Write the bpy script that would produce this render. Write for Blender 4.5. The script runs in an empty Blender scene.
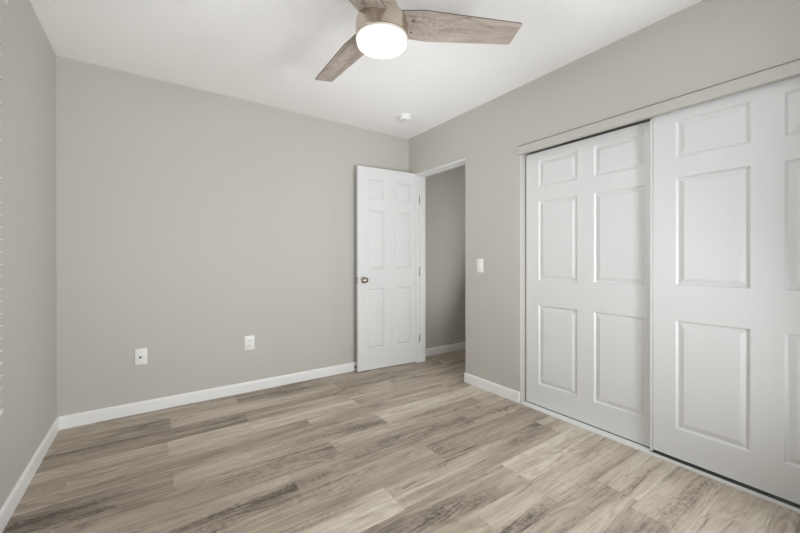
import bpy, bmesh, math, random
from mathutils import Vector, Matrix

# ------------------------------------------------------------------ camera, light, exposure
SC = bpy.context.scene
COL = SC.collection
XL, XR, YB, YF, ZC = -0.519, 2.324, 3.182, -0.27, 2.44      # room box
XH = 3.75                                                    # far end of the hall beyond the door

cam_d = bpy.data.cameras.new('camera')
cam_d.sensor_width = 36.0
cam_d.lens = 355.75 * 36.0 / 800.0
cam_d.shift_y = -5.84 / 800.0
cam_d.clip_start = 0.02
cam = bpy.data.objects.new('camera', cam_d)
COL.objects.link(cam)
cam.location = (0.0, 0.0, 1.1065)
_yaw, _pit, _rol = 0.606286, -0.002445, -0.000768
_fw = Vector((math.sin(_yaw) * math.cos(_pit), math.cos(_yaw) * math.cos(_pit), math.sin(_pit)))
_rt = Vector((math.cos(_yaw), -math.sin(_yaw), 0.0))
_up = _rt.cross(_fw)
_r2 = _rt * math.cos(_rol) + _up * math.sin(_rol)
_u2 = -_rt * math.sin(_rol) + _up * math.cos(_rol)
cam.rotation_euler = Matrix((_r2, _u2, -_fw)).transposed().to_euler()
SC.camera = cam

world = bpy.data.worlds.new('sky')
SC.world = world
world.use_nodes = True
_bg = world.node_tree.nodes['Background']
_bg.inputs['Color'].default_value = (0.90, 0.96, 1.0, 1)
_bg.inputs['Strength'].default_value = 0.8


def area(name, loc, direction, sx, sy, power, color=(1, 1, 1)):
    d = bpy.data.lights.new(name, 'AREA')
    d.shape = 'RECTANGLE'
    d.size, d.size_y, d.energy, d.color = sx, sy, power, color
    o = bpy.data.objects.new(name, d)
    COL.objects.link(o)
    o.location = loc
    o.rotation_euler = Vector(direction).to_track_quat('-Z', 'Y').to_euler()
    return o


# daylight through the window in the left wall; rear and hall areas are added fill
area('fill_rear_low', (0.90, YF - 0.30, 0.55), (-0.2, 1, 0.5), 2.2, 0.4, 44, (0.93, 0.97, 1.0))  # added fill from behind the camera, tilted up to the ceiling
area('fill_rear_side', (1.85, YF - 0.14, 1.30), (-1.0, 0.75, 0.0), 0.45, 1.6, 46, (0.93, 0.97, 1.0))  # added sideways fill towards the left wall
area('daylight_left_sky', (XL - 0.16, 1.42, 1.33), (1, 0, 0), 1.1, 1.55, 34, (0.93, 0.97, 1.0))
area('daylight_left_ground', (XL - 0.20, 1.42, 0.95), (1, 0, 1.2), 1.1, 0.8, 12, (0.93, 0.97, 1.0))
area('hall_fill', (3.20, 2.50, 1.20), (-1, 0.25, 0.4), 0.6, 1.6, 4.6, (1.0, 0.98, 0.96))  # added fill from an unseen spot in the hall

SC.view_settings.view_transform = 'Standard'
SC.view_settings.look = 'None'
SC.view_settings.gamma = 1.0
SC.view_settings.use_curve_mapping = False
SC.view_settings.exposure = 0.06
try:
    SC.cycles.use_denoising = True
    SC.cycles.max_bounces = 16
    SC.cycles.diffuse_bounces = 10
    SC.cycles.caustics_reflective = False
    SC.cycles.caustics_refractive = False
    SC.cycles.sample_clamp_indirect = 6.0
except Exception:
    pass


# ------------------------------------------------------------------ materials
def lin(c):
    return tuple(((v / 255) / 12.92 if v / 255 <= 0.04045 else ((v / 255 + 0.055) / 1.055) ** 2.4) for v in c) + (1,)


def new_mat(name):
    m = bpy.data.materials.new(name)
    m.use_nodes = True
    nt = m.node_tree
    return m, nt, nt.nodes['Principled BSDF']


def N(nt, kind, **inputs):
    n = nt.nodes.new(kind)
    for k, v in inputs.items():
        n.inputs[k].default_value = v
    return n


def L(nt, a, b):
    nt.links.new(a, b)


def plain(name, rgb, rough=0.5, metal=0.0, spec=0.5, noise=0.0, nscale=40.0, bump=0.0, bscale=200.0):
    """a painted / moulded surface with a faint procedural mottling and texture"""
    m, nt, b = new_mat(name)
    b.inputs['Roughness'].default_value = rough
    b.inputs['Metallic'].default_value = metal
    b.inputs['Specular IOR Level'].default_value = spec
    tc = nt.nodes.new('ShaderNodeTexCoord')
    nz = N(nt, 'ShaderNodeTexNoise', Scale=nscale, Detail=3.0)
    L(nt, tc.outputs['Object'], nz.inputs['Vector'])
    mx = nt.nodes.new('ShaderNodeMix')
    mx.data_type = 'RGBA'
    c = Vector(rgb[:3])
    mx.inputs[6].default_value = tuple(c * (1 - noise)) + (1,)
    mx.inputs[7].default_value = tuple(c * (1 + noise)) + (1,)
    L(nt, nz.outputs['Fac'], mx.inputs[0])
    L(nt, mx.outputs[2], b.inputs['Base Color'])
    if bump:
        n2 = N(nt, 'ShaderNodeTexNoise', Scale=bscale, Detail=2.0)
        L(nt, tc.outputs['Object'], n2.inputs['Vector'])
        bp = N(nt, 'ShaderNodeBump', Strength=bump, Distance=0.002)
        L(nt, n2.outputs['Fac'], bp.inputs['Height'])
        L(nt, bp.outputs['Normal'], b.inputs['Normal'])
    return m


M_WALL = plain('greige_wall_paint', (0.528, 0.506, 0.468), 0.6, spec=0.35, noise=0.012, nscale=3, bump=0.12, bscale=160)
M_CEIL = plain('white_ceiling_paint', (0.945, 0.935, 0.93), 0.8, spec=0.2, noise=0.006, nscale=3, bump=0.15, bscale=120)
M_WHITE = plain('white_semigloss_paint', (0.71, 0.712, 0.706), 0.38, spec=0.4, noise=0.008, nscale=6, bump=0.05, bscale=90)
M_TRIM = plain('white_trim_paint', (0.83, 0.83, 0.82), 0.4, spec=0.4, noise=0.006, nscale=6)
M_PLASTIC = plain('white_plastic', (0.83, 0.82, 0.80), 0.35, noise=0.005)
M_NICKEL = plain('brushed_nickel', (0.60, 0.52, 0.43), 0.27, metal=1.0, noise=0.05, nscale=20)
M_STEEL = plain('satin_nickel', (0.36, 0.32, 0.27), 0.25, metal=1.0, noise=0.03)
M_DARK = plain('dark_recess', (0.03, 0.03, 0.03), 0.6)
M_BLACK = plain('black_rubber', (0.02, 0.02, 0.02), 0.6)
M_BLIND = plain('white_faux_wood', (0.80, 0.78, 0.74), 0.5, noise=0.01)
M_SUB = plain('plank_joint', (0.20, 0.17, 0.14), 0.8)
M_TRACK = plain('white_aluminium_track', (0.80, 0.80, 0.79), 0.35, metal=0.0, noise=0.01)


def glass_mat():
    m, nt, b = new_mat('window_glass')
    out = nt.nodes['Material Output']
    tr = nt.nodes.new('ShaderNodeBsdfTransparent')
    gl = N(nt, 'ShaderNodeBsdfGlossy', Roughness=0.02)
    fr = N(nt, 'ShaderNodeFresnel', IOR=1.45)
    mx = nt.nodes.new('ShaderNodeMixShader')
    L(nt, fr.outputs[0], mx.inputs[0])
    L(nt, tr.outputs[0], mx.inputs[1])
    L(nt, gl.outputs[0], mx.inputs[2])
    L(nt, mx.outputs[0], out.inputs['Surface'])
    return m


M_GLASS = glass_mat()


def lamp_mat():
    m, nt, b = new_mat('lit_opal_diffuser')
    b.inputs['Base Color'].default_value = (0.85, 0.85, 0.85, 1)
    b.inputs['Roughness'].default_value = 0.35
    b.inputs['Emission Color'].default_value = (1.0, 0.985, 0.97, 1)
    b.inputs['Emission Strength'].default_value = 1.25
    return m


M_LAMP = lamp_mat()


def wood_nodes(nt, vec, seed, tone, dark, mid, light, sx=1.0):
    """grain streaks running along X of vec; seed shifts the pattern, tone (0..1) sets the board's own shade"""
    comb = nt.nodes.new('ShaderNodeCombineXYZ')
    m1 = N(nt, 'ShaderNodeMath'); m1.operation = 'MULTIPLY'; m1.inputs[1].default_value = 53.7
    m2 = N(nt, 'ShaderNodeMath'); m2.operation = 'MULTIPLY'; m2.inputs[1].default_value = 31.3
    m3 = N(nt, 'ShaderNodeMath'); m3.operation = 'MULTIPLY'; m3.inputs[1].default_value = 17.9
    for m_, k in ((m1, 0), (m2, 1), (m3, 2)):
        L(nt, seed, m_.inputs[0]); L(nt, m_.outputs[0], comb.inputs[k])
    add = nt.nodes.new('ShaderNodeVectorMath'); add.operation = 'ADD'
    L(nt, vec, add.inputs[0]); L(nt, comb.outputs[0], add.inputs[1])
    # gentle waviness of the grain
    mpw = nt.nodes.new('ShaderNodeMapping'); mpw.inputs['Scale'].default_value = (2.2 * sx, 5.0, 1)
    L(nt, add.outputs[0], mpw.inputs['Vector'])
    nw = N(nt, 'ShaderNodeTexNoise', Scale=1.0, Detail=2.0)
    L(nt, mpw.outputs[0], nw.inputs['Vector'])
    wv = nt.nodes.new('ShaderNodeVectorMath'); wv.operation = 'MULTIPLY_ADD'
    wv.inputs[1].default_value = (0.0, 0.040, 0.0)
    L(nt, nw.outputs['Color'], wv.inputs[0]); L(nt, add.outputs[0], wv.inputs[2])
    base = wv.outputs[0]

    def noise(scale, detail=4.0, rough=0.55, dist=0.0):
        mp = nt.nodes.new('ShaderNodeMapping'); mp.inputs['Scale'].default_value = scale
        L(nt, base, mp.inputs['Vector'])
        n = N(nt, 'ShaderNodeTexNoise', Scale=1.0, Detail=detail, Roughness=rough, Distortion=dist)
        L(nt, mp.outputs[0], n.inputs['Vector'])
        return n.outputs['Fac']

    def ramp(v, a, b_, lo=0.0, hi=1.0):
        r = N(nt, 'ShaderNodeMapRange')
        r.inputs['From Min'].default_value = a; r.inputs['From Max'].default_value = b_
        r.inputs['To Min'].default_value = lo; r.inputs['To Max'].default_value = hi
        L(nt, v, r.inputs['Value'])
        return r.outputs[0]

    def math_(op, a, b_):
        n = nt.nodes.new('ShaderNodeMath'); n.operation = op
        for i, q in enumerate((a, b_)):
            if isinstance(q, (int, float)): n.inputs[i].default_value = q
            else: L(nt, q, n.inputs[i])
        return n.outputs[0]
    bands = ramp(noise((0.9 * sx, 9.0, 1), 3.0), 0.3, 0.7, -0.22, 0.22)
    streak = ramp(noise((0.55 * sx, 17.0, 1), 2.0, 0.4), 0.56, 0.70, 0.0, 0.24)
    grain = ramp(noise((3.5 * sx, 95.0, 1), 5.0, 0.65), 0.25, 0.75, -0.16, 0.16)
    fine = ramp(noise((14.0 * sx, 260.0, 1), 2.0), 0.25, 0.75, -0.09, 0.09)
    patch = ramp(noise((1.5 * sx, 8.0, 1), 3.0, 0.6, 0.4), 0.50, 0.68)
    char = ramp(noise((38.0 * sx, 62.0, 1), 5.0, 0.8), 0.40, 0.60, 0.15, 1.0)
    smudge = math_('MULTIPLY', patch, char)
    crack = ramp(noise((2.6 * sx, 38.0, 1), 2.0, 0.5, 0.8), 0.65, 0.70)
    # cathedral figure: contour lines of a stretched noise, only in places
    con = math_('SINE', math_('MULTIPLY', noise((1.1 * sx, 6.0, 1), 2.0, 0.5), 95.0), 0.0)
    conm = ramp(noise((1.3 * sx, 5.0, 1), 1.0), 0.48, 0.60, 0.0, 0.10)
    fig = math_('MULTIPLY', con, conm)
    sawm = ramp(noise((3.0 * sx, 8.0, 1), 1.0), 0.50, 0.62, 0.0, 1.0)
    saw = math_('MULTIPLY', sawm, ramp(noise((110.0 * sx, 14.0, 1), 2.0), 0.3, 0.7, -0.08, 0.08))
    v = tone
    for q in (bands, streak, grain, fine, saw, fig):
        v = math_('ADD', v, q)
    v = math_('SUBTRACT', v, math_('MULTIPLY', smudge, 0.44))
    v = math_('SUBTRACT', v, math_('MULTIPLY', crack, 0.30))
    cr = nt.nodes.new('ShaderNodeValToRGB')
    e = cr.color_ramp.elements
    e[0].position, e[0].color = 0.0, dark
    e[1].position, e[1].color = 1.0, light
    k = e.new(0.5); k.color = mid
    L(nt, v, cr.inputs['Fac'])
    return cr.outputs['Color'], v


def floor_mat():
    m, nt, b = new_mat('vinyl_oak_planks')
    at = nt.nodes.new('ShaderNodeAttribute'); at.attribute_name = 'tone'
    sd = nt.nodes.new('ShaderNodeAttribute'); sd.attribute_name = 'seed'
    tc = nt.nodes.new('ShaderNodeTexCoord')
    c, v = wood_nodes(nt, tc.outputs['Object'], sd.outputs['Fac'], at.outputs['Fac'],
                      (0.11, 0.090, 0.074, 1), (0.415, 0.35, 0.284, 1), (0.66, 0.60, 0.515, 1))
    L(nt, c, b.inputs['Base Color'])
    b.inputs['Roughness'].default_value = 0.48
    b.inputs['Specular IOR Level'].default_value = 0.35
    bp = N(nt, 'ShaderNodeBump', Strength=0.12, Distance=0.001)
    L(nt, v, bp.inputs['Height']); L(nt, bp.outputs['Normal'], b.inputs['Normal'])
    return m


def blade_mat():
    m, nt, b = new_mat('weathered_grey_oak')
    tc = nt.nodes.new('ShaderNodeTexCoord')
    oi = nt.nodes.new('ShaderNodeObjectInfo')
    tone = nt.nodes.new('ShaderNodeValue'); tone.outputs[0].default_value = 0.62
    c, v = wood_nodes(nt, tc.outputs['Object'], oi.outputs['Random'], tone.outputs[0],
                      (0.16, 0.125, 0.10, 1), (0.37, 0.31, 0.265, 1), (0.56, 0.49, 0.43, 1), 1.6)
    L(nt, c, b.inputs['Base Color'])
    b.inputs['Roughness'].default_value = 0.5
    return m


M_FLOOR = floor_mat()
M_BLADE = blade_mat()
M_BEDGE = plain('dark_blade_edge', (0.075, 0.055, 0.045), 0.5)


# ------------------------------------------------------------------ mesh helpers
def obj(name, bm, mats, parent=None, smooth=False, bevel=0.0, seg=2, angle=40):
    me = bpy.data.meshes.new(name)
    bmesh.ops.recalc_face_normals(bm, faces=bm.faces[:])
    bm.to_mesh(me); bm.free()
    for mt in (mats if isinstance(mats, (list, tuple)) else [mats]):
        me.materials.append(mt)
    if smooth:
        me.polygons.foreach_set('use_smooth', [True] * len(me.polygons))
        try:
            me.set_sharp_from_angle(angle=math.radians(angle))
        except Exception:
            pass
    o = bpy.data.objects.new(name, me)
    COL.objects.link(o)
    if parent: o.parent = parent
    if bevel:
        md = o.modifiers.new('bevel', 'BEVEL')
        md.width, md.segments, md.limit_method, md.angle_limit = bevel, seg, 'ANGLE', math.radians(35)
    return o


def BM():
    return bmesh.new()


def box(bm, x0, x1, y0, y1, z0, z1, mat=0, M=None):
    vs = [bm.verts.new((x, y, z)) for x in (x0, x1) for y in (y0, y1) for z in (z0, z1)]
    if M is not None:
        for v in vs: v.co = M @ v.co
    for f in ((0, 1, 3, 2), (4, 6, 7, 5), (0, 4, 5, 1), (2, 3, 7, 6), (0, 2, 6, 4), (1, 5, 7, 3)):
        fc = bm.faces.new([vs[i] for i in f]); fc.material_index = mat
    return vs


def lathe(bm, prof, n=48, M=None, mat=0, cap0=True, cap1=True):
    """prof: (radius, height) pairs about Z"""
    rings = []
    for r, z in prof:
        if r < 1e-6:
            rings.append([bm.verts.new((0, 0, z))])
        else:
            rings.append([bm.verts.new((r * math.cos(2 * math.pi * k / n), r * math.sin(2 * math.pi * k / n), z)) for k in range(n)])
    if M is not None:
        for rg in rings:
            for v in rg: v.co = M @ v.co
    for a, b in zip(rings, rings[1:]):
        for k in range(n):
            j = (k + 1) % n
            if len(a) == 1 and len(b) > 1: fc = bm.faces.new((a[0], b[k], b[j]))
            elif len(b) == 1 and len(a) > 1: fc = bm.faces.new((a[k], b[0], a[j]))
            else: fc = bm.faces.new((a[k], b[k], b[j], a[j]))
            fc.material_index = mat
    if cap0 and len(rings[0]) > 1: bm.faces.new(rings[0][::-1]).material_index = mat
    if cap1 and len(rings[-1]) > 1: bm.faces.new(rings[-1]).material_index = mat


def extrude_poly(bm, pts, vec, mat=0):
    a = [bm.verts.new(p) for p in pts]
    b = [bm.verts.new(Vector(p) + Vector(vec)) for p in pts]
    bm.faces.new(a[::-1]).material_index = mat
    bm.faces.new(b).material_index = mat
    for i in range(len(a)):
        j = (i + 1) % len(a)
        bm.faces.new((a[i], a[j], b[j], b[i])).material_index = mat


def tag(o, label, cat, group=None, kind=None):
    o['label'], o['category'] = label, cat
    if group: o['group'] = group
    if kind: o['kind'] = kind
    return o


def empty(name, loc, rz=0.0):
    o = bpy.data.objects.new(name, None)
    COL.objects.link(o)
    o.location = loc
    o.rotation_euler = (0, 0, rz)
    o.empty_display_size = 0.05
    return o


def struct(o, label, cat):
    return tag(o, label, cat, kind='structure')


# ------------------------------------------------------------------ floor: staggered planks, one mesh
random.seed(11)
ROW0, PITCH, LEN = 1.09, 0.187, 1.225
#  row -> (x of one butt joint, {piece index from that joint: tone})   measured joints of the nearest rows
JO = {-5: .62, -4: .22, -3: 1.75, -2: .60, -1: 1.149, 0: 1.545, 1: .915, 2: 1.325, 3: 1.80, 4: 2.10, 5: .08, 6: .867, 7: .068, 8: .535, 9: .094, 10: .537, 11: .9}
TONE = {(-1, 0): .58, (-1, -1): .50, (0, 0): .76, (0, -1): .36, (1, 0): .45, (1, -1): .72, (2, 0): .43, (2, -1): .47, (2, -2): .47,
        (3, 0): .44, (3, -1): .46, (3, -2): .47, (4, -1): .43, (4, -2): .50, (4, 0): .60, (5, 0): .52, (5, 1): .80, (5, -1): .34, (6, 0): .52, (6, -1): .50,
        (7, 0): .70, (7, -1): .48, (7, 1): .48, (8, 0): .50, (8, -1): .36, (8, 1): .46, (9, 0): .66, (9, -1): .44, (9, 1): .45,
        (10, 0): .38, (10, -1): .66, (10, 1): .52, (-2, 1): .72, (-2, 0): .54, (-2, 2): .5, (-3, 0): .70, (-3, -1): .5}
bm = BM()
tl = bm.faces.layers.float.new('tone')
sl = bm.faces.layers.float.new('seed')
g = 0.0003
fx0, fx1, fy0, fy1 = XL - 0.02, XH, YF - 0.02, YB + 0.02
for row in range(-8, 12):
    y0 = max(ROW0 + PITCH * row, fy0); y1 = min(ROW0 + PITCH * (row + 1), fy1)
    if y1 <= y0: continue
    j = JO.get(row, random.random() * LEN)
    for k in range(-4, 5):
        x0, x1 = max(j + LEN * k, fx0), min(j + LEN * (k + 1), fx1)
        tone = TONE.get((row, k), random.choice((.42, .46, .5, .52, .56, .66)))
        seed = random.random()
        if x1 - x0 < 0.002: continue
        fc = bm.faces.new([bm.verts.new(q) for q in ((x0 + g, y0 + g, 0), (x1 - g, y0 + g, 0), (x1 - g, y1 - g, 0), (x0 + g, y1 - g, 0))])
        fc[tl], fc[sl] = tone, seed
box(bm, fx0, fx1, fy0, fy1, -0.06, -0.0012, 1)
struct(obj('floor', bm, [M_FLOOR, M_SUB]), 'weathered greyish oak vinyl plank floor running through the empty bedroom', 'floor')

# ------------------------------------------------------------------ shell
bm = BM()
box(bm, XL - 0.14, XH + 0.1, YF - 0.14, YB + 0.12, ZC, ZC + 0.1)
struct(obj('ceiling', bm, M_CEIL), 'flat white painted ceiling above the fan', 'ceiling')

bm = BM()
box(bm, XL - 0.14, XH + 0.1, YB, YB + 0.12, -0.05, ZC + 0.05)
struct(obj('wall_back', bm, M_WALL), 'greige wall behind the open white door, with two wall plates', 'wall')

WY0, WY1, WZ0, WZ1 = 0.86, 1.87, 0.62, 2.12                   # left window opening
bm = BM()
for y0, y1, z0, z1 in ((YF - .14, WY0, -.05, ZC + .05), (WY1, YB + .02, -.05, ZC + .05), (WY0, WY1, -.05, WZ0), (WY0, WY1, WZ1, ZC + .05)):
    box(bm, XL - 0.12, XL, y0, y1, z0, z1)
struct(obj('wall_left', bm, M_WALL), 'greige side wall at the left edge, beside the blind', 'wall')

RX0, RX1, RZ0, RZ1 = -0.30, 2.10, 0.40, 2.25                  # added window behind the camera, opening for fill light
bm = BM()
for x0, x1, z0, z1 in ((XL - .02, RX0, -.05, ZC + .05), (RX1, XR + .12, -.05, ZC + .05), (RX0, RX1, -.05, RZ0), (RX0, RX1, RZ1, ZC + .05)):
    box(bm, x0, x1, YF - 0.12, YF, z0, z1)
struct(obj('wall_rear', bm, M_WALL), 'greige wall behind the viewpoint holding the added fill window', 'wall')

DY0, DY1, DZ = 2.314, 3.060, 2.028                            # doorway in the right wall
CY0, CY1, CZ = -0.10, 1.724, 1.965                            # closet opening in the right wall
bm = BM()
prof = [(YF - .1, -.05), (CY0, -.05), (CY0, CZ), (CY1, CZ), (CY1, -.05), (DY0, -.05), (DY0, DZ), (DY1, DZ), (DY1, -.05), (YB + .02, -.05), (YB + .02, ZC + .05), (YF - .1, ZC + .05)]
extrude_poly(bm, [(XR, y, z) for y, z in prof], (0.12, 0, 0))
struct(obj('wall_right', bm, M_WALL, bevel=0.005, seg=3), 'greige wall with the closet opening and the doorway cut in it', 'wall')

bm = BM()
box(bm, XR + 0.11, XH, 1.80, 1.90, -.05, ZC + .05)
struct(obj('wall_hall', bm, M_WALL), 'greige wall of the hall beyond the doorway', 'wall')
bm = BM()
box(bm, XH - 0.02, XH + 0.08, 1.80, YB + .02, -.05, ZC + .05)
struct(obj('wall_end', bm, M_WALL), 'greige wall closing the far end of the hall', 'wall')
bm = BM()
box(bm, 3.02, 3.10, YF - .1, 1.82, -.05, ZC + .05)
struct(obj('wall_closet', bm, M_WALL), 'greige wall at the back inside the closet', 'wall')


# baseboards: profile with an eased top edge, extruded along the wall
def baseboard(name, p0, p1, n, label):
    """p0 -> p1 along the wall face, n = into the room"""
    t, h = 0.013, 0.084
    prof = [(0, 0.0), (t, 0.0), (t, h - 0.016), (t * 0.82, h - 0.006), (t * 0.45, h), (0, h)]
    bm = BM()
    a = Vector(p0)
    pts = [a + Vector(n) * u + Vector((0, 0, w)) for u, w in prof]
    extrude_poly(bm, pts, Vector(p1) - a)
    return struct(obj(name, bm, M_TRIM), label, 'baseboard')


baseboard('baseboard_back', (XL, YB, 0), (XR, YB, 0), (0, -1, 0), 'white baseboard along the wall behind the open door')
baseboard('baseboard_left', (XL, YF, 0), (XL, YB, 0), (1, 0, 0), 'white baseboard along the left side wall')
baseboard('baseboard_right', (XR, CY1 + 0.006, 0), (XR, DY0 + 0.002, 0), (-1, 0, 0), 'short white baseboard between the doorway and the closet')
baseboard('baseboard_hall', (XR + 0.13, YB, 0), (XH - 0.02, YB, 0), (0, -1, 0), 'white baseboard in the hall seen through the doorway')

# door frame (jamb + head, with stop strips)
bm = BM()
JY = DY1 - 0.02
box(bm, XR - 0.003, XR + 0.123, JY, DY1 + 0.001, 0, DZ)
box(bm, XR - 0.003, XR + 0.123, DY0 - 0.001, JY, DZ - 0.018, DZ)
box(bm, XR + 0.045, XR + 0.080, JY - 0.010, JY, 0, DZ - 0.018)
box(bm, XR + 0.045, XR + 0.080, DY0, JY - 0.010, DZ - 0.028, DZ - 0.018)
struct(obj('trim_1', bm, M_WHITE, bevel=0.0015), 'white painted door jamb and head lining the hall doorway', 'door frame')

# wall-coloured fascia board over the closet
bm = BM()
extrude_poly(bm, [(x, -0.14, z) for x, z in ((XR + 0.016, 1.916), (XR - 0.013, 1.916), (XR - 0.013, 1.9735), (XR - 0.0095, 1.9755), (XR - 0.0005, 1.9755),
             (XR - 0.0005, 1.9815), (XR - 0.011, 1.9815), (XR - 0.011, 1.985), (XR + 0.016, 1.985))], (0, 1.884, 0))
struct(obj('trim_2', bm, M_WALL, bevel=0.002), 'greige fascia board across the top of the closet opening', 'trim')


# ------------------------------------------------------------------ six-panel door leaf
def panel_face(bm, W, H, T, panels, front=True, deep=1.0):
    """flat skin at y=0 (front, facing -y) with moulded raised panels; x 0..W, z 0..H"""
    y = 0.0 if front else T
    s = 1.0 if front else -1.0
    xs = sorted({0, W} | {p[0] for p in panels} | {p[1] for p in panels})
    zs = sorted({0, H} | {p[2] for p in panels} | {p[3] for p in panels})
    V = {}
    def v(x, z, d=0.0):
        k = (round(x, 5), round(z, 5), round(d, 5))
        if k not in V: V[k] = bm.verts.new((x, y + s * d, z))
        return V[k]
    for xa, xb in zip(xs, xs[1:]):
        for za, zb in zip(zs, zs[1:]):
            hit = [p for p in panels if p[0] <= xa + 1e-6 and xb <= p[1] + 1e-6 and p[2] <= za + 1e-6 and zb <= p[3] + 1e-6]
            if hit: continue
            bm.faces.new((v(xa, za), v(xb, za), v(xb, zb), v(xa, zb)))
    prof = ((0, 0), (0.003, 0.0045), (0.008, 0.0105), (0.0125, 0.0105), (0.036, 0.0025), (0.040, 0.0022))
    for x0, x1, z0, z1 in panels:
        prev = None
        for o_, d in prof:
            d *= deep
            o_ = o_ * min(1.0, (x1 - x0) / 0.29 + 0.18)
            q = [v(x0 + o_, z0 + o_, d), v(x1 - o_, z0 + o_, d), v(x1 - o_, z1 - o_, d), v(x0 + o_, z1 - o_, d)]
            if prev:
                for i in range(4):
                    j = (i + 1) % 4
                    bm.faces.new((prev[i], prev[j], q[j], q[i]))
            prev = q
        bm.faces.new(prev)


def leaf(name, W, H, T, panels, mat, deep=1.0):
    bm = BM()
    panel_face(bm, W, H, T, panels, True, deep)
    panel_face(bm, W, H, T, panels, False, deep)
    c = [[bm.verts.new((x, y, z)) for x, z in ((0, 0), (W, 0), (W, H), (0, H))] for y in (0, T)]
    for i in range(4):
        j = (i + 1) % 4
        bm.faces.new((c[0][i], c[0][j], c[1][j], c[1][i]))
    bmesh.ops.remove_doubles(bm, verts=bm.verts[:], dist=1e-5)
    return obj(name, bm, mat)


def cols(st, pw, mu):
    return ((st, st + pw), (st + pw + mu, st + 2 * pw + mu))


# hall door: hinge edge at the jamb, swung back towards the far wall
H0, H1 = Vector((2.362, 3.045, 0)), Vector((1.643, 3.092, 0))
ang = math.atan2((H0 - H1).y, (H0 - H1).x)
DW = (H0 - H1).length
zz = ((.203, .806), (.998, 1.594), (1.702, 1.902))
pn = [(a, b, z0, z1) for a, b in cols(.107, .186, DW - 2 * .107 - 2 * .186) for z0, z1 in zz]
door = leaf('door_1', DW, 2.020, 0.035, pn, M_WHITE, 1.3)
door.location = (H1.x, H1.y, 0.010)
door.rotation_euler = (0, 0, ang)
struct(door, 'white six-panel hinged door standing open against the greige wall', 'door')
bm = BM()
kx, kz = 0.062, 0.898
K = Matrix.Translation((kx, 0, kz)) @ Matrix.Rotation(math.radians(90), 4, 'X')
lathe(bm, [(0.032, 0.0), (0.032, 0.004), (0.027, 0.009), (0.013, 0.011), (0.011, 0.026), (0.016, 0.031), (0.025, 0.038), (0.0275, 0.047), (0.026, 0.056), (0.018, 0.062), (0.0, 0.064)], 32, K)
obj('door_knob', bm, M_STEEL, door, smooth=True)
bm = BM()
K2 = Matrix.Translation((kx, 0.035, kz)) @ Matrix.Rotation(math.radians(-90), 4, 'X')
lathe(bm, [(0.032, 0.0), (0.032, 0.004), (0.027, 0.008), (0.012, 0.010), (0.010, 0.014), (0.024, 0.020), (0.026, 0.028), (0.018, 0.034), (0.0, 0.035)], 32, K2)
obj('door_knob', bm, M_STEEL, door, smooth=True)
bm = BM()
box(bm, -0.0015, 0.0, 0.005, 0.030, kz - 0.029, kz + 0.029)
box(bm, -0.011, -0.0015, 0.010, 0.024, kz - 0.009, kz + 0.009)
obj('latch', bm, M_STEEL, door, bevel=0.001)
for hz in (0.258, 0.970, 1.742):
    bm = BM()
    lathe(bm, [(0.0, -0.046), (0.0045, -0.045), (0.0055, -0.043), (0.0055, 0.043), (0.0045, 0.045), (0.0, 0.046)], 16, Matrix.Translation((DW + 0.004, -0.004, hz)))
    box(bm, DW, DW + 0.002, 0.0, 0.030, hz - 0.043, hz + 0.043)
    obj('hinge', bm, M_STEEL, door, smooth=True)

# closet sliding doors
CZ3 = ((.161, .753), (.945, 1.535), (1.644, 1.843))
cp = [(a, b, z0, z1) for a, b in cols(.107, .297, .112) for z0, z1 in CZ3]
CW = .92


def closet_leaf(name, x, yl, label, zb=0.013):
    o = leaf(name, CW, 1.904, 0.024, cp, M_WHITE)
    o.location = (x, yl, zb)                                # local +x runs towards -y, front faces -x
    o.rotation_euler = (0, 0, math.radians(-90))
    return struct(o, label, 'closet door')


cl = closet_leaf('door_2', 2.382, 1.7125, 'white six-panel sliding closet door nearer the light switch, on the rear track', 0.010)
cr_ = closet_leaf('door_3', 2.350, 0.8475, 'white six-panel sliding closet door running off the right edge, overlapping in front', 0.021)
bm = BM()
box(bm, -0.0150, -0.0025, -0.0015, 0.023, -0.014, 1.897)
obj('edge_strip', bm, M_WHITE, cr_, bevel=0.002)
# floor track of the closet doors
bm = BM()
box(bm, 2.312, 2.342, -0.095, 0.862, 0.0002, 0.0055)
box(bm, 2.342, 2.376, -0.095, 0.862, 0.0002, 0.0012, 1)  # dark colour stands in for the shade under the front door
box(bm, 2.312, 2.378, 0.862, 1.7185, 0.0002, 0.0055)
box(bm, 2.376, 2.440, -0.095, 1.7185, 0.0002, 0.0012, 1)  # same painted shade under the rear door
box(bm, 2.312, 2.315, -0.095, 1.7185, 0.0055, 0.0075)
box(bm, 2.425, 2.440, -0.095, 1.7185, 0.0012, 0.0085)
tag(obj('sliding_door_track', bm, [M_TRACK, plain('painted_shade_track_channel', (0.16, 0.16, 0.155), 0.6)]), 'white metal floor track under the sliding closet doors', 'door track')

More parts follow.
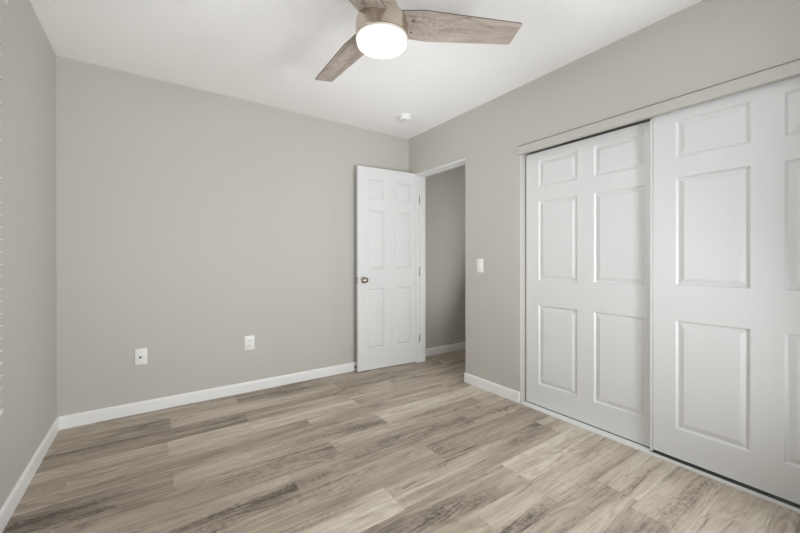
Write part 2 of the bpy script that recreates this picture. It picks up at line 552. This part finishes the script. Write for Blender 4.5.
# ------------------------------------------------------------------ windows
def window(name, axis, wall, a0, a1, z0, z1, label):
    """frame, mullion, pane; axis 'x' = window in the left wall (plane x), 'y' = rear wall"""
    def bx(bm, u0, u1, d0, d1, w0, w1):
        if axis == 'x': box(bm, wall + d0, wall + d1, u0, u1, w0, w1)
        else: box(bm, u0, u1, wall + d0, wall + d1, w0, w1)
    bm = BM()
    f = 0.045
    bx(bm, a0, a0 + f, -.11, -.05, z0, z1); bx(bm, a1 - f, a1, -.11, -.05, z0, z1)
    bx(bm, a0 + f, a1 - f, -.11, -.05, z0, z0 + f); bx(bm, a0 + f, a1 - f, -.11, -.05, z1 - f, z1)
    mid = (a0 + a1) / 2
    bx(bm, mid - .02, mid + .02, -.10, -.06, z0 + f, z1 - f)
    w = obj(name, bm, M_WHITE, bevel=0.002)
    bm = BM()
    bx(bm, a0 + f, a1 - f, -.083, -.079, z0 + f, z1 - f)
    obj('window_pane', bm, M_GLASS, w)
    bm = BM()
    bx(bm, a0, a1, -.05, .012, z0 - .001, z0 + .016)
    obj('window_sill', bm, M_WHITE, w, bevel=0.003)
    return struct(w, label, 'window')


window('window_1', 'x', XL, WY0, WY1, WZ0, WZ1, 'white framed window in the left wall behind the slatted blind')
window('added_fill_window', 'y', YF, RX0, RX1, RZ0, RZ1, 'added wide white framed window, unseen behind the viewpoint, for fill light')  # unseen window added to go with the rear fill lights

# horizontal blind mounted over the left window
BL1, BL0 = 1.935, 0.78
bl = empty('window_blind', (XL, (BL0 + BL1) / 2, 2.13))
tag(bl, 'white horizontal slatted blind whose slat ends show at the left edge', 'blind')
by = (BL0 + BL1) / 2
bm = BM()
box(bm, 0.002, 0.060, BL0 - by, BL1 - by, -0.045, 0.015)
obj('headrail', bm, M_BLIND, bl, bevel=0.002)
bm = BM()
vp = [(0.062, -0.060), (0.070, -0.060), (0.071, -0.010), (0.076, 0.004), (0.086, 0.012), (0.088, 0.028), (0.062, 0.028)]
extrude_poly(bm, [(u, BL0 - by - 0.01, w) for u, w in vp], (0, BL1 - BL0 + 0.02, 0))
obj('valance', bm, M_BLIND, bl)
bm = BM()
zt, nsl, ps = -0.085, 33, 0.0457
for i in range(nsl):
    zc = zt - i * ps
    Mx = Matrix.Translation((0.033, 0, zc)) @ Matrix.Rotation(math.radians(-14), 4, 'Y')
    # gently crowned slat section
    pr = []
    for k in range(7):
        u = -0.025 + 0.05 * k / 6
        pr.append((u, 0.0022 * (1 - (u / 0.025) ** 2) + 0.0013))
    pr += [(u, w - 0.0027) for u, w in reversed(pr)]
    extrude_poly(bm, [Mx @ Vector((u, BL0 - by, w)) for u, w in pr], (0, BL1 - BL0, 0))
obj('slats', bm, M_BLIND, bl)
bm = BM()
zr = zt - nsl * ps + 0.008
box(bm, 0.008, 0.058, BL0 - by, BL1 - by, zr - 0.009, zr + 0.009)
obj('bottom_rail', bm, M_BLIND, bl, bevel=0.003)
for q in (0.12, 0.62, 1.11):
    bm = BM()
    for dx in (0.0075, 0.0585):
        box(bm, dx - 0.0007, dx + 0.0007, BL0 - by + q - 0.001, BL0 - by + q + 0.001, zr, -0.045)
    obj('ladder_cord', bm, M_BLIND, bl)


# ------------------------------------------------------------------ wall plates
def plate_mesh(w, h, t=0.0055):
    bm = BM()
    b = 0.004
    prof = [(0, 0.0), (0, t * 0.45), (b * 0.4, t * 0.8), (b, t)]
    prev = None
    for o_, d in prof:
        q = [bm.verts.new((x, -d, z)) for x, z in ((-w / 2 + o_, -h / 2 + o_), (w / 2 - o_, -h / 2 + o_), (w / 2 - o_, h / 2 - o_), (-w / 2 + o_, h / 2 - o_))]
        if prev:
            for i in range(4):
                j = (i + 1) % 4
                bm.faces.new((prev[i], prev[j], q[j], q[i]))
        else:
            bm.faces.new(q[::-1])
        prev = q
    bm.faces.new(prev)
    return bm


def screw(parent, x, z, y=-0.0055):
    bm = BM()
    lathe(bm, [(0.0032, 0), (0.0030, 0.0008), (0.0, 0.0011)], 16, Matrix.Translation((x, y, z)) @ Matrix.Rotation(math.radians(90), 4, 'X'))
    obj('screw', bm, M_PLASTIC, parent, smooth=True)


PW, PH = 0.073, 0.116
# cable jack, left
t = empty('cable_jack', (-0.0745, YB, 0.408))
tag(t, 'white wall plate with a single dark cable socket, the one nearer the left corner', 'wall plate')
obj('cover_plate', plate_mesh(PW, PH), M_PLASTIC, t, smooth=True, angle=30)
bm = BM()
box(bm, -0.0170, 0.0170, -0.0075, -0.0050, -0.0335, 0.0335)
obj('insert', bm, M_PLASTIC, t, bevel=0.001)
bm = BM()
KK = Matrix.Translation((-0.004, -0.0075, -0.004)) @ Matrix.Rotation(math.radians(90), 4, 'X')
lathe(bm, [(0.0075, 0), (0.0075, 0.003), (0.0050, 0.003), (0.0050, 0.008), (0.0042, 0.0085), (0.0, 0.0085)], 20, KK)
obj('socket', bm, plain('dark_cable_socket', (0.10, 0.095, 0.085), 0.4, metal=0.6), t, smooth=True)
screw(t, 0, 0.047); screw(t, 0, -0.047)
# duplex outlet, right
t = empty('power_outlet', (0.664, YB, 0.408))
tag(t, 'white duplex power outlet on the back wall, nearer the open door', 'power outlet')
obj('cover_plate', plate_mesh(PW + .008, PH + .004), M_PLASTIC, t, smooth=True, angle=30)
M_SLOT = plain('slot_dark', (0.10, 0.10, 0.10), 0.6)
for dz in (0.0195, -0.0195):
    bm = BM()
    pts = []
    for k in range(24):
        a = 2 * math.pi * k / 24
        pts.append((0.0168 * math.cos(a), -0.0050, dz + max(-0.0135, min(0.0135, 0.0168 * math.sin(a)))))
    extrude_poly(bm, pts, (0, -0.0022, 0))
    r = obj('receptacle', bm, M_PLASTIC, t)
    for sx, hh in ((-0.0063, 0.0080), (0.0063, 0.0065)):
        bm = BM()
        box(bm, sx - 0.0013, sx + 0.0013, -0.0075, -0.0060, dz + 0.002 - hh / 2, dz + 0.003 + hh / 2)
        obj('slot', bm, M_SLOT, r)
    bm = BM()
    lathe(bm, [(0.0027, 0), (0.0027, 0.0003), (0, 0.0003)], 16, Matrix.Translation((0, -0.0072, dz - 0.0075)) @ Matrix.Rotation(math.radians(90), 4, 'X'))
    obj('ground_hole', bm, M_SLOT, r)
screw(t, 0, 0.0)
# rocker switch on the right wall
t = empty('light_switch', (XR, 2.137, 1.056), math.radians(-90))
tag(t, 'white rocker light switch on the wall between doorway and closet', 'light switch')
obj('cover_plate', plate_mesh(PW, 0.118), M_PLASTIC, t, smooth=True, angle=30)
bm = BM()
box(bm, -0.0172, 0.0172, -0.0068, -0.0050, -0.0338, 0.0338)
obj('switch_frame', bm, M_PLASTIC, t, bevel=0.0008)
bm = BM()
extrude_poly(bm, [(-0.0150, -0.0060, -0.0315), (-0.0150, -0.0085, -0.0315), (-0.0150, -0.0080, 0.0), (-0.0150, -0.0105, 0.0315), (-0.0150, -0.0060, 0.0315)], (0.030, 0, 0))
obj('rocker', bm, M_PLASTIC, t, bevel=0.0008)
screw(t, 0, 0.048); screw(t, 0, -0.048)

# ------------------------------------------------------------------ door stop on the back baseboard
t = empty('door_stop', (1.652, YB - 0.013, 0.040))
tag(t, 'small black-tipped door stop on the baseboard at the free edge of the open door', 'door stop')
RXM = Matrix.Rotation(math.radians(90), 4, 'X')
bm = BM()
lathe(bm, [(0.010, 0), (0.010, 0.003), (0.006, 0.006)], 20, RXM)
obj('base', bm, M_STEEL, t, smooth=True)
bm = BM()
lathe(bm, [(0.0045, 0.005), (0.0045, 0.018)], 16, RXM)
obj('rod', bm, M_STEEL, t, smooth=True)
bm = BM()
lathe(bm, [(0.0085, 0.016), (0.0095, 0.018), (0.0095, 0.028), (0.007, 0.031), (0, 0.031)], 20, RXM)
obj('rubber_tip', bm, M_BLACK, t, smooth=True)

# ------------------------------------------------------------------ smoke detector
t = empty('smoke_detector', (1.925, 2.690, ZC))
tag(t, 'round white smoke detector on the ceiling near the far corner', 'smoke detector')
bm = BM()
lathe(bm, [(0.063, 0.0), (0.063, -0.010), (0.060, -0.012), (0.0, -0.012)], 48)
obj('mounting_base', bm, M_PLASTIC, t, smooth=True)
bm = BM()
lathe(bm, [(0.053, -0.012), (0.053, -0.018), (0.056, -0.020), (0.056, -0.030), (0.052, -0.037), (0.040, -0.041), (0.0, -0.042)], 48)
obj('cover', bm, M_PLASTIC, t, smooth=True)
bm = BM()
lathe(bm, [(0.011, -0.0405), (0.011, -0.0435), (0.0, -0.044)], 24, Matrix.Translation((-0.024, -0.012, 0)))
obj('test_button', bm, plain('grey_button', (0.55, 0.55, 0.54), 0.4), t, smooth=True)

# ------------------------------------------------------------------ ceiling fan
FX, FY = 0.887, 1.428
fan = empty('ceiling_fan', (FX, FY, ZC))
tag(fan, 'three-blade ceiling fan with greyed wood blades and a lit round lamp', 'ceiling fan')
Z = lambda z: z - ZC
bm = BM()
lathe(bm, [(0.074, 0.0), (0.074, -0.030), (0.066, -0.050), (0.062, Z(2.345)), (0.078, Z(2.290)), (0.092, Z(2.262)), (0.094, Z(2.250))], 48)
obj('canopy', bm, M_NICKEL, fan, smooth=True)
bm = BM()
lathe(bm, [(0.092, Z(2.251)), (0.108, Z(2.246)), (0.117, Z(2.234)), (0.1215, Z(2.215)), (0.1225, Z(2.195)), (0.1225, Z(2.152)), (0.119, Z(2.149)), (0.0, Z(2.149))], 64)
obj('motor_housing', bm, M_NICKEL, fan, smooth=True)
bm = BM()
lathe(bm, [(0.119, Z(2.1485)), (0.1225, Z(2.147)), (0.1230, Z(2.143)), (0.1215, Z(2.139)), (0.1175, Z(2.1385)), (0.1170, Z(2.1485))], 64)
obj('lamp_ring', bm, plain('pale_nickel_ring', (0.50, 0.45, 0.39), 0.4, noise=0.01), fan, smooth=True)
bm = BM()
lathe(bm, [(0.1168, Z(2.147)), (0.1168, Z(2.126)), (0.1150, Z(2.1195)), (0.1080, Z(2.1140)), (0.090, Z(2.1085)), (0.060, Z(2.1040)), (0.030, Z(2.1022)), (0.0, Z(2.1015))], 64)
obj('lamp_diffuser', bm, M_LAMP, fan, smooth=True)
lamp_d = bpy.data.lights.new('fan_lamp_light', 'AREA')
lamp_d.shape, lamp_d.size, lamp_d.energy, lamp_d.color = 'DISK', 0.19, 2.5, (1.0, 0.99, 0.985)
lamp_o = bpy.data.objects.new('fan_lamp_light', lamp_d)
COL.objects.link(lamp_o)
lamp_o.parent = fan
lamp_o.location = (0, 0, Z(2.0980))


def blade(theta, pitch, R=0.645, zb=2.222):
    """local +x outwards, y across; root bar narrows into the housing"""
    bm = BM()
    th = 0.0055
    out = [(0.085, -0.074), (0.195, -0.084), (R + 0.020, -0.062), (R + 0.026, -0.057), (R + 0.012, 0.054), (R + 0.006, 0.061), (0.235, 0.083), (0.085, 0.072)]
    top = [bm.verts.new((x, y, th / 2)) for x, y in out]
    bot = [bm.verts.new((x, y, -th / 2)) for x, y in out]
    bm.faces.new(top); bm.faces.new(bot[::-1])
    for i in range(len(out)):
        j = (i + 1) % len(out)
        bm.faces.new((bot[i], bot[j], top[j], top[i])).material_index = 1
    o = obj('blade', bm, [M_BLADE, M_BEDGE], fan)
    o.rotation_euler = Matrix((Vector((math.cos(theta), math.sin(theta), 0)),
                               Vector((-math.sin(theta) * math.cos(pitch), math.cos(theta) * math.cos(pitch), math.sin(pitch))),
                               Vector((math.sin(theta) * math.sin(pitch), -math.cos(theta) * math.sin(pitch), math.cos(pitch))))).transposed().to_euler()
    o.location = (0, 0, Z(zb))
    for y in (-0.03, 0.035):
        b2 = BM()
        lathe(b2, [(0.0045, -th / 2), (0.0042, -th / 2 - 0.0015), (0.0, -th / 2 - 0.0022)], 12, Matrix.Translation((0.145, y, 0)))
        obj('screw', b2, M_STEEL, o, smooth=True)
    return o


blade(-0.48, -0.24)
blade(-0.50 + 2 * math.pi / 3, -0.24)
blade(-0.48 - 2 * math.pi / 3, -0.24)
